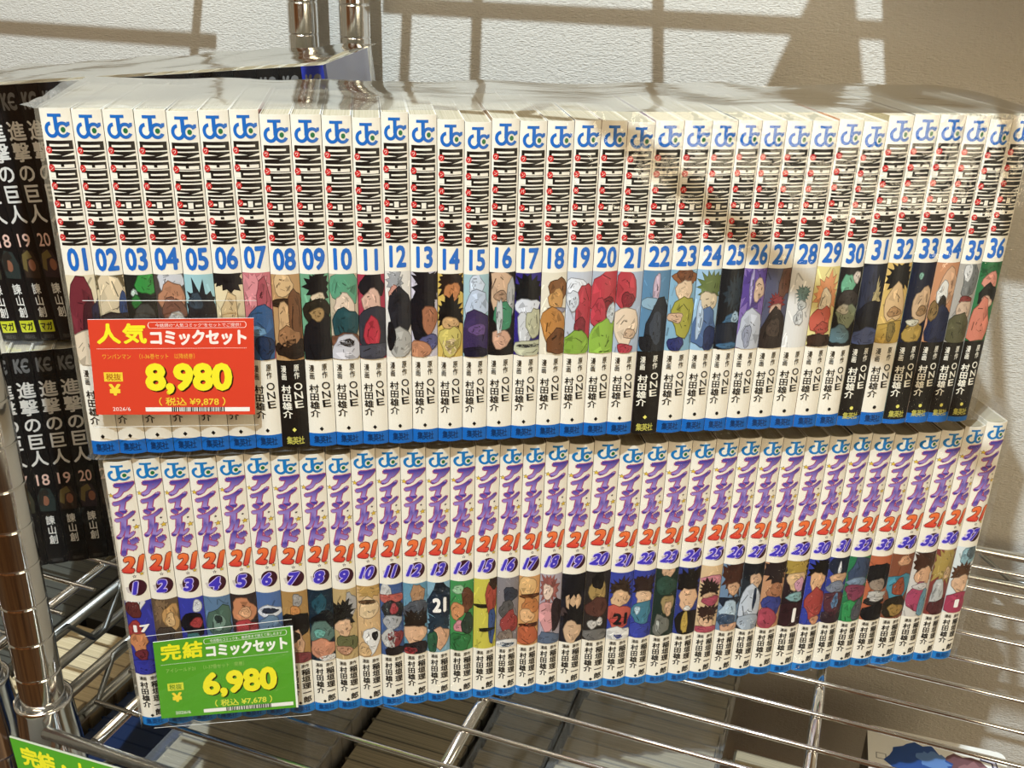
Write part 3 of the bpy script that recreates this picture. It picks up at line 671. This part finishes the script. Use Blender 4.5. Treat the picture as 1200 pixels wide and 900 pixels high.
# ------------------------------------------------------------------ shrink wrap
def wrap(name, mw, x0, x1, z0, z1, y0, y1, label, seed, flare=0.004, amp=0.0012):
    """one thin bag: top, back, both ends and a taut front"""
    rng = random.Random(seed); bm = bmesh.new(); fin = .006 if flare else .0004
    ph = [(rng.uniform(20, 160), rng.uniform(-60, 60), rng.uniform(0, 6.28)) for _ in range(10)]
    def wob(a, b): return sum(math.sin(a * f + b * g + p) for f, g, p in ph) / 10 * amp * 2
    def sheet(P, nu, nv, mi):
        g = [[bm.verts.new(P(i / nu, j / nv)) for j in range(nv + 1)] for i in range(nu + 1)]
        for i in range(nu):
            for j in range(nv):
                f = bm.faces.new((g[i][j], g[i + 1][j], g[i + 1][j + 1], g[i][j + 1])); f.material_index = mi; f.smooth = True
    L, D, Hh = x1 - x0, y1 - y0, z1 - z0
    edge = lambda u, v: min(1, 12 * u, 12 * (1 - u)) 
    sheet(lambda u, v: (x0 + L * u, y0 + D * v, z1 + (wob(L * u, D * v) + .0012) * min(1, 6 * v + .15)), 160, 18, 2)      # top
    sheet(lambda u, v: (x0 + L * u, y0, z0 + Hh * v), 6, 4, 1)                                                      # front
    sheet(lambda u, v: (x1 - L * u, y1 + wob(L * u, Hh * v), z0 + Hh * v), 60, 12, 0)                                  # back
    sheet(lambda u, v: (x0 - flare * math.sin(PI * v) * math.sin(PI * u) + wob(D * u, Hh * v) * .5, y1 - D * u, z0 + Hh * v), 14, 18, 0)
    sheet(lambda u, v: (x1 + wob(D * u, Hh * v) * .15, y0 + D * u, z0 + Hh * v), 14, 18, 0)
    # sealed seam fin along the top front edge and at the ends
    sheet(lambda u, v: (x0 - fin * v, y0 + D * u, z1 + .0012 * v + wob(D * u * 2, v) * v), 14, 2, 0)
    sheet(lambda u, v: (x1 + fin * v, y0 + D * u, z1 + .001 * v + wob(D * u * 2, v) * v * .5), 14, 2, 0)
    o = bm_obj(name, bm, [M_FILM, M_FILM_FRONT, M_FILM_TOP]); o.matrix_world = mw
    tag(o, label, 'plastic wrap', 'clear wraps around the sets')
    return o

# ------------------------------------------------------------------ setting
def structure():
    def s(name, bm, m):
        o = bm_obj(name, bm, m); o['kind'] = 'structure'; return o
    bm = bmesh.new(); add_box(bm, -2.0, 2.4, 0.45, 0.55, -1.0, 1.4); s('wall_back', bm, M_WALL)
    bm = bmesh.new(); add_box(bm, -2.0, 2.4, -2.6, 0.55, -1.06, -1.0)
    s('floor', bm, mat_wood_panels('floor_boards', '6a4a30', '8a6844', '3a281a', 3, 3))
    bm = bmesh.new(); add_box(bm, -2.0, 2.4, -2.7, -2.6, -1.0, 1.4)
    s('wall_front', bm, mat_wood_panels('wood_panels', 'c07c48', 'dca26a', '22140c', 2.6, 0.25))
structure()

# ------------------------------------------------------------------ racks
def post_bm(cx, cy, z0, z1):
    bm = bmesh.new(); R = 0.0127; prof = [(R * .96, z0)]
    p = 0.0254; n0 = math.ceil((z0 + .004) / p)
    z = n0 * p + 0.003
    while z < z1 - .004:
        prof += [(R, z - .0013), (R, z - .0006), (R - .0004, z - .0003), (R - .0004, z + .0003), (R, z + .0006), (R, z + .0013)]; z += p
    prof += [(R, z1 - .002), (R * .9, z1)]
    prof[0] = (R, z0)
    add_lathe(bm, prof, cx, cy, 40); return bm
def sleeve_bm(cx, cy, z):
    bm = bmesh.new()
    add_lathe(bm, [(.0185, z - .046), (.0188, z - .044), (.0162, z + .004), (.0168, z + .006), (.0166, z + .0078), (.0150, z + .0078), (.0140, z + .005), (.0132, z + .004)], cx, cy, 40)
    return bm
WS = 0.03111; W1 = 0.38942 - 12 * WS
def shelf(parent, xa, xb, y0, y1, z, wires=True, bars=None, truss=True, extra_wire=None, overhang=0.020):
    """frame rails with truss wires; surface wires and cross bars are sub-parts"""
    bm = bmesh.new()
    zr = z - .0045
    for y in (y0 - .0135, y1):
        add_tube(bm, [(xa + .012, y, zr), (xb - .012, y, zr)], .0038, 12)
        if truss: add_tube(bm, [(xa + .016, y, zr - .026), (xb - .016, y, zr - .026)], .0028, 10)
    for f in bm.faces: f.material_index = 0
    nf = len(bm.faces)
    for x in (xa, xb):
        add_tube(bm, [(x, y0 + .012, zr), (x, y1 - .012, zr)], .0042, 12)
        if truss: add_tube(bm, [(x, y0 + .014, zr - .024), (x, y1 - .014, zr - .024)], .0036, 10)
    for i, f in enumerate(bm.faces):
        if i >= nf: f.material_index = 1
    fr = bm_obj('shelf', bm, [M_BRIGHT_RAIL, M_RAIL], parent)
    if truss:
        for y in (y0 - .0135, y1):
            bm = bmesh.new(); pts = []; n = int((xb - xa) / .042)
            for i in range(n + 1):
                x = xa + .03 + (xb - xa - .06) * i / n
                zz = zr - .004 if i % 2 else zr - .024
                pts += [(x - .006, y + .003, zz), (x + .006, y + .003, zz)]
            add_tube(bm, pts, .0019, 8); bm_obj('truss_wire', bm, M_RAIL, fr)
        for x in (xa, xb):
            bm = bmesh.new(); pts = []; n = int((y1 - y0) / .036)
            for i in range(n + 1):
                yy = y0 + .03 + (y1 - y0 - .06) * i / n
                zz = zr + .003 if i % 2 else zr - .022
                pts += [(x + .003, yy - .006, zz), (x + .003, yy + .006, zz)]
            add_tube(bm, pts, .0019, 8); bm_obj('truss_wire', bm, M_RAIL, fr)
    for x in bars:
        bm = bmesh.new(); add_tube(bm, [(x, y0 - .008, z - .0062), (x, y1, z - .0062)], .0036 if wires else .0042, 12); bm_obj('cross_bar', bm, M_CHROME, fr)
    ys = [W1 + k * WS for k in range(13)] if wires else (extra_wire or [])
    for y in ys:
        if y > y1 - .005: continue
        bm = bmesh.new(); add_tube(bm, [(bars[0] - overhang, y, z - .0015 if wires else z - .0048), (bars[-1] + overhang, y, z - .0015 if wires else z - .0048)], .0016 if wires else .0040, 8); bm_obj('surface_wire', bm, M_CHROME, fr)
    return fr
YB = 0.4217
def rack(x0, x1, bars, label, group, upbars, upw, upz):
    t = empty('wire_rack', Matrix.Translation((0, 0, 0))); tag(t, label, 'shelving rack', group)
    for x in (x0, x1):
        for y in (0, YB):
            bm_obj('post', post_bm(x, y, -1.0, 0.72), M_CHROME, t)
            for z in (0.0, -0.285): bm_obj('corner_sleeve', sleeve_bm(x, y, z), M_CHROME, t)
    shelf(t, x0, x1, 0, YB, 0.0, True, bars)
    shelf(t, x0, x1, 0, YB, -0.285, True, bars)
    shelf(t, x0, x1, 0.04, YB, upz, False, upbars, False, upw)
    return t
UPZ = 0.526
rack(0.0, 0.89, [.0436, .2424, .442, .641, .84], 'chrome wire rack carrying the two bright rows of comics', 'chrome wire racks', [.0436, .10, .235, .442, .641, .84], [.331], UPZ)
rack(-0.95, -0.049, [-.90, -.70, -.50, -.30, -.078], 'chrome wire rack at the left carrying the black comics', 'chrome wire racks', [-.90, -.70, -.50, -.372, -.142], [.302], UPZ)

# ------------------------------------------------------------------ books and wraps
build_upper(); build_lower(); ML2, MU2 = build_dark()
wrap('plastic_wrap', MU, -.0015, .4925, -.0004, .1765, -.0016, UDEPTH + .003, 'clear glossy plastic wrap around the upper row of white comics', 3)
wrap('plastic_wrap', ML, -.0030, .5215, .0000, .1800, -.0016, DEPTH + .003, 'clear plastic wrap around the lower row with purple titles', 4)
wrap('plastic_wrap', ML2, -.0160, .1980, -.0002, .1700, -.0014, DEPTH + .003, 'clear plastic wrap around the lower stack of black comics', 5)
wrap('plastic_wrap', MU2, -.0160, .2420, -.0002, .1712, -.0014, DEPTH + .003, 'clear plastic wrap around the upper stack of black comics', 6)

# ------------------------------------------------------------------ price cards
def card_ink(kind):
    k = Ink()
    red = kind == 'red'
    base = hexc('d9432a') if red else hexc('57a02a')
    yel = hexc('f3e62e'); wh = hexc('fbe9de') if red else hexc('f4f4ea'); org = hexc('f3b43a') if red else hexc('c8d860')
    R = lambda x0, t0, x1, t1, c, l=1: k.rect(x0, 1 - t1, x1, 1 - t0, c, l)
    T = lambda s, x0, t0, x1, t1, c, l=2, b=.02: k.text(s, x0, 1 - t1, x1, 1 - t0, c, l, b)
    if not red: R(.985, 0, 1, 1, hexc('f4f4ea'), 1)
    for i, ch in enumerate('人気' if red else '完結'):
        T(ch, .045 + i * .155, .04, .045 + i * .155 + .145, .25, yel if red else hexc('f0e82c'), 2, .035)
    # outlined capsule with its small line of text
    x0, x1, y0, y1 = .355, .955, .03, .095
    for a, b in ((.03, .034), (.091, .095)): R(x0 + .012, a, x1 - .012, b, wh, 1)
    k.arc(x0 + .016, 1 - .0625, .016, .0325, 90, 270, .004, .004, wh, 1); k.arc(x1 - .016, 1 - .0625, .016, .0325, -90, 90, .004, .004, wh, 1)
    T('今話題の“人気コミック”をセットでご提供！' if red else '今話題のコミックを、最終巻まで揃えて楽しめます', .40, .045, .92, .082, wh, 2, 0)
    s = 'コミックセット'
    for i, ch in enumerate(s):
        k.text(ch, .358 + i * .0865, 1 - .262, .358 + i * .0865 + .084, 1 - .112, wh, 2, .05, em=True)
    for i in range(90): R(.04 + i * .0102, .296, .04 + i * .0102 + .005, .302, wh, 1)
    T('ワンパンマン　（1-36巻セット　以降続巻）' if red else 'アイシールド21　（1-37巻セット　完巻）', .07, .352, .63, .408, org if red else hexc('a8cc70'), 2, .005)
    R(.068, .545, .182, .642, hexc('f2cf3a') if red else hexc('dcdc40'), 1); T('税抜', .080, .557, .170, .630, hexc('b0641e') if red else hexc('5c8a20'), 2, .01)
    T('¥', .092, .668, .165, .792, hexc('f6d83c'), 2, .05)
    price = '8,980' if red else '6,980'
    T(price, .325, .460, .868, .797, hexc('2a1a0c'), 2, .06)
    T(price, .318, .450, .860, .785, yel, 3, .05)
    T('（ 税込 ¥9,878 ）' if red else '（ 税込 ¥7,678 ）', .395, .812, .812, .905, hexc('f4cf3c') if red else hexc('e4e450'), 2, .015)
    R(.308, .92, .966, .965, hexc('f4efe6'), 1)
    rng = random.Random(5 if red else 6); x = .472
    while x < .80:
        w = rng.choice((.003, .005, .008)); R(x, .918, x + w, .967, hexc('1c1614'), 2); x += w + rng.choice((.003, .004, .007))
    T('2026/6', .105, .918, .215, .958, wh, 2, .005)
    return k, base
def price_card(name, kind, mw, corners, sleeve, label):
    """corners (u,v) TL TR BR BL on the row's plane, a few millimetres in front of the spines"""
    t = empty(name, mw); tag(t, label, 'price card', 'price cards taped to the sets')
    def bil(q, s, v):
        (ax, ay), (bx, by), (cx, cy), (dx, dy) = q
        x = (ax * (1 - s) + bx * s) * v + (dx * (1 - s) + cx * s) * (1 - v); y = (ay * (1 - s) + by * s) * v + (dy * (1 - s) + cy * s) * (1 - v)
        return x, y
    k, base = card_ink(kind); B = Builder()
    y0 = -.0040
    def P(s, v, l=0): x, z = bil(corners, s, v); return (x, y0 - .00004 * l, z)
    c = [P(0, 0), P(1, 0), P(1, 1), P(0, 1)]; back = [(x, y + .0004, z) for x, y, z in c]
    B.quad(c, base); B.quad(back[::-1], hexc('f0ece4'))
    for i in range(4): j = (i + 1) % 4; B.quad([c[j], c[i], back[i], back[j]], hexc('f0ece4'))
    B.ink(k, P)
    link(bpy.data.objects.new('card', B.mesh('card', [M_PRINT])), t)
    bm = bmesh.new()
    S = lambda s, v, y: (bil(sleeve, s, v)[0], y, bil(sleeve, s, v)[1])
    for y in (-.0046, -.0030):
        vs = [bm.verts.new(S(s, v, y)) for s, v in ((0, 0), (1, 0), (1, 1), (0, 1))]
        bm.faces.new(vs)
    o = bm_obj('clear_sleeve', bm, M_SLEEVE, t)
    for a, b in (((0, 1), (1, 1)), ((0, 0), (1, 0))):
        bm = bmesh.new(); add_tube(bm, [S(*a, -.0038), S(*b, -.0038)], .00014, 6); bm_obj('sleeve_edge', bm, M_SLEEVE_EDGE, t)
price_card('price_card', 'red', MU, [(0.0082, 0.0763), (0.0873, 0.0752), (0.0841, 0.0221), (0.0056, 0.0250)], [(0.0072, 0.086), (0.0893, 0.0843), (0.0856, 0.0159), (0.0032, 0.0179)],
           'red price card with yellow 8,980 taped over the upper row')
price_card('price_card', 'green', ML, [(0.0113, 0.0634), (0.0895, 0.0679), (0.0893, 0.0081), (0.0101, 0.0081)], [(0.0078, 0.0679), (0.0893, 0.0725), (0.0965, 0.0014), (0.0051, 0.0014)],
           'green price card with yellow 6,980 taped over the lower row')

# green sign in the front rail, bottom left
def rail_sign():
    t = empty('rail_sign', Matrix.Translation((-.0052, -.0240, -.0040)) @ Matrix.Rotation(math.radians(-3.0), 4, 'Y') @ Matrix.Rotation(math.radians(0), 4, 'X'))
    tag(t, 'green sign strip with yellow letters on the shelf front at bottom left', 'sign')
    B = Builder(); L, h = .30, .032
    B.quad([(0, 0, -h), (L, 0, -h), (L, 0, 0), (0, 0, 0)], hexc('57a52c')); B.quad([(0, .0005, 0), (L, .0005, 0), (L, .0005, -h), (0, .0005, -h)], hexc('e8e4d8'))
    k = Ink(); k.rect(0, -.0010, L, 0, hexc('e8e8d0'), 1)
    for i, ch in enumerate('完結・人気コミックセット'):
        x = .0062 + i * .0128
        k.text(ch, x, -.0195, x + .0124, -.0055, hexc('f2ea30'), 2, .04, em=True)
    B.ink(k, lambda x, z, l: (x, -.00005 * l, z))
    link(bpy.data.objects.new('sign_panel', B.mesh('sign_panel', [M_PRINT])), t)
    bm = bmesh.new(); add_box(bm, -.001, L, .0008, .0018, -h - .002, -.001); bm_obj('clear_holder', bm, M_SLEEVE, t)
rail_sign()

# ------------------------------------------------------------------ things on the shelf below
def lower_tier():
    def row(x0, x1, y0, y1, ztop, cov, label, group, seed, tops=None, t=.0145):
        rng = random.Random(seed); n = int((y1 - y0) / t); w = x1 - x0; H = .172
        zb = -.2848
        H = ztop - zb
        me, pm = book_meshes(t - .0004, H, .0010, w, hexc(cov), hexc(cov), [], H, top_inset=.0002, rim=hexc('6c6452') if not tops else hexc(cov))
        pm.materials[0] = tops or M_PAGES_GREY
        for i in range(n):
            dx = rng.uniform(-.0016, .0016)
            # spine faces +x: local x -> +y, local y (back) -> -x
            m = Matrix.Translation((x1 + dx, y0 + (i + .5) * t, zb)) @ Matrix.Rotation(PI / 2, 4, 'Z')
            put_book('stored_comic', me, pm, m, label, group)
    row(.012, .122, .024, .36, -.100, '6c665c', 'grey-topped comic below the shelf, in the row under the green price card', 'stored comics, left row', 11)
    row(.128, .208, .015, .36, -.112, '4a4a44', 'dark grey comic below the shelf, in the second row right of the green card', 'stored comics, second row', 12)
    row(.216, .265, .03, .36, -.112, '3a342c', 'dark brown comic below the shelf, in the narrow row at bottom centre', 'stored comics, third row', 13)
    row(.275, .383, .04, .36, -.100, '8c877c', 'pale grey comic below the shelf, in the jagged-edged row right of centre', 'stored comics, right row', 14)
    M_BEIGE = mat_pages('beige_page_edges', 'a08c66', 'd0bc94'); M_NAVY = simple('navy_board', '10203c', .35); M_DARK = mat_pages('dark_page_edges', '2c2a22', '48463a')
    row(-.150, -.072, .04, .175, -.100, '8c7c60', 'beige-topped comic below the shelf, behind the chrome post at left', 'stored comics, row behind the post', 15, M_BEIGE)
    row(-.150, -.060, .185, .36, -.104, '2c2a24', 'dark-topped comic below the shelf, under the black comics', 'stored dark comics, near row', 18, M_DARK)
    row(-.290, -.160, .03, .36, -.100, '2c2a24', 'dark-topped comic below the shelf at the far left edge', 'stored dark comics, far row', 19, M_DARK)
    row(-.062, .004, .028, .30, -.112, '10203c', 'navy comic on the shelf below, left of the green price card', 'stored navy comics', 16, M_NAVY)
    row(.392, .470, .02, .247, -.105, '7c764c', 'olive-edged comic on the shelf below at the bottom edge of the photo', 'stored olive comics', 17)
    def cover(x0, x1, y0, y1, zt, label, seed):
        wrap('plastic_wrap', Matrix.Identity(4), x0, x1, -.2846, zt, y0, y1, label, seed, flare=0, amp=.0016)
    cover(.0085, .1250, .021, .362, -.0965, 'hazy plastic wrap over the stored comics under the green price card', 31)
    cover(.2135, .2675, .027, .362, -.1085, 'hazy plastic wrap over the narrow stored row at bottom centre', 33)
    cover(.2722, .3862, .037, .362, -.0965, 'hazy plastic wrap over the jagged stored row right of centre', 34)
    # pile of lying paperbacks with the picture cover
    base = Matrix.Translation((.498, .214, -.2848)) @ Matrix.Rotation(math.radians(3.2), 4, 'Z')
    th = .0185
    for i in range(7):
        top = i == 6
        B = Builder(); W, D = .106, .15; z1 = th - .0004
        cov = hexc('e6e2d6') if top else hexc('9c9484'); r = .006
        P = [(0, 0)] + [(W, 0)] + [(W - r + r * math.cos(a * PI / 8), D - r + r * math.sin(a * PI / 8)) for a in range(5)] + [(r + r * math.cos(PI / 2 + a * PI / 8) - 0, D - r + r * math.sin(PI / 2 + a * PI / 8)) for a in range(5)]
        B.quad([(x, y, z1) for x, y in P], cov); B.quad([(x, y, 0) for x, y in P][::-1], cov)
        for (x0, y0), (x1, y1) in zip(P, P[1:] + P[:1]): B.quad([(x0, y0, 0), (x1, y1, 0), (x1, y1, z1), (x0, y0, z1)], hexc('5c554a') if abs(x0) + abs(x1) < .001 else hexc('b4ab98'))
        if top:
            k = Ink(); rng = random.Random(3)
            def blob(cx, cy, rx, ry, c, l, sp=.1, n=26): k.poly([(cx + rx * (1 + rng.uniform(-sp, sp)) * math.cos(2 * PI * j / n), cy + ry * (1 + rng.uniform(-sp, sp)) * math.sin(2 * PI * j / n)) for j in range(n)], c, l)
            blob(.076, .103, .026, .034, hexc('6c4a4c'), 1); blob(.083, .118, .014, .012, hexc('8c6464'), 2, .25); blob(.070, .112, .005, .004, hexc('d8c8c4'), 3, .3)
            blob(.040, .112, .025, .027, hexc('2c4a84'), 4, .16); blob(.050, .122, .012, .010, hexc('5c7cac'), 5, .25); blob(.036, .092, .014, .012, hexc('dcb890'), 5, .1)
            k.rect(.006, .112, .014, .119, hexc('8c8880'), 1); k.rect(.0068, .1128, .0132, .1182, cov, 2)
            k.poly([(.086, .142), (.098, .140), (.100, .118), (.095, .118), (.094, .134), (.086, .135)], hexc('4c4860'), 2)
            k.poly([(.0875, .1405), (.0968, .139), (.0988, .1192), (.0962, .1192), (.0952, .1352), (.0872, .1364)], hexc('c8c4d0'), 3)
            B.ink(k, lambda x, y, l: (x, y, z1 + .00006 * l))
        o = link(bpy.data.objects.new('paperback', B.mesh('paperback', [M_PRINT])))
        o.matrix_world = base @ Matrix.Translation((0, 0, i * th))
        tag(o, 'white paperback with blue and plum cover patches, lying below the shelf at bottom right' if top else 'grey paperback under the picture-covered one at bottom right', 'book', 'pile of paperbacks below')
lower_tier()

# ------------------------------------------------------------------ unseen blockers added on the shelf above to shadow the wall
def upper_tier():
    bm = bmesh.new(); add_box(bm, 0, .37, 0, .20, 0, .22)  # out-of-view block, added to darken the wall at right
    bmesh.ops.bevel(bm, geom=bm.edges[:], offset=.003, segments=2, affect='EDGES')
    o = bm_obj('shade_block', bm, simple('shade_block_brown', 'a8875c', .8)); o.location = (.381, .205, UPZ + .001)
    tag(o, 'unseen brown block added above the right end of the rows to shade the wall', 'shadow blocker')
    bm = bmesh.new(); y = 0
    pts = [(-.044, 0), (.033, 0), (.006, .105), (-.006, .105)]  # added panel, outline shaped after the wedge shadow it casts
    a = [bm.verts.new((x, 0, z)) for x, z in pts]; b = [bm.verts.new((x, .002, z)) for x, z in pts]
    bm.faces.new(a); bm.faces.new(b[::-1])
    for i in range(4): bm.faces.new((a[(i + 1) % 4], a[i], b[i], b[(i + 1) % 4]))
    o = bm_obj('shade_panel', bm, simple('board', 'd8d0c0', .7)); o.location = (.338, .270, UPZ + .001)
    tag(o, 'unseen tapered white panel added on the shelf above to cast a wedge shadow', 'sign')
upper_tier()
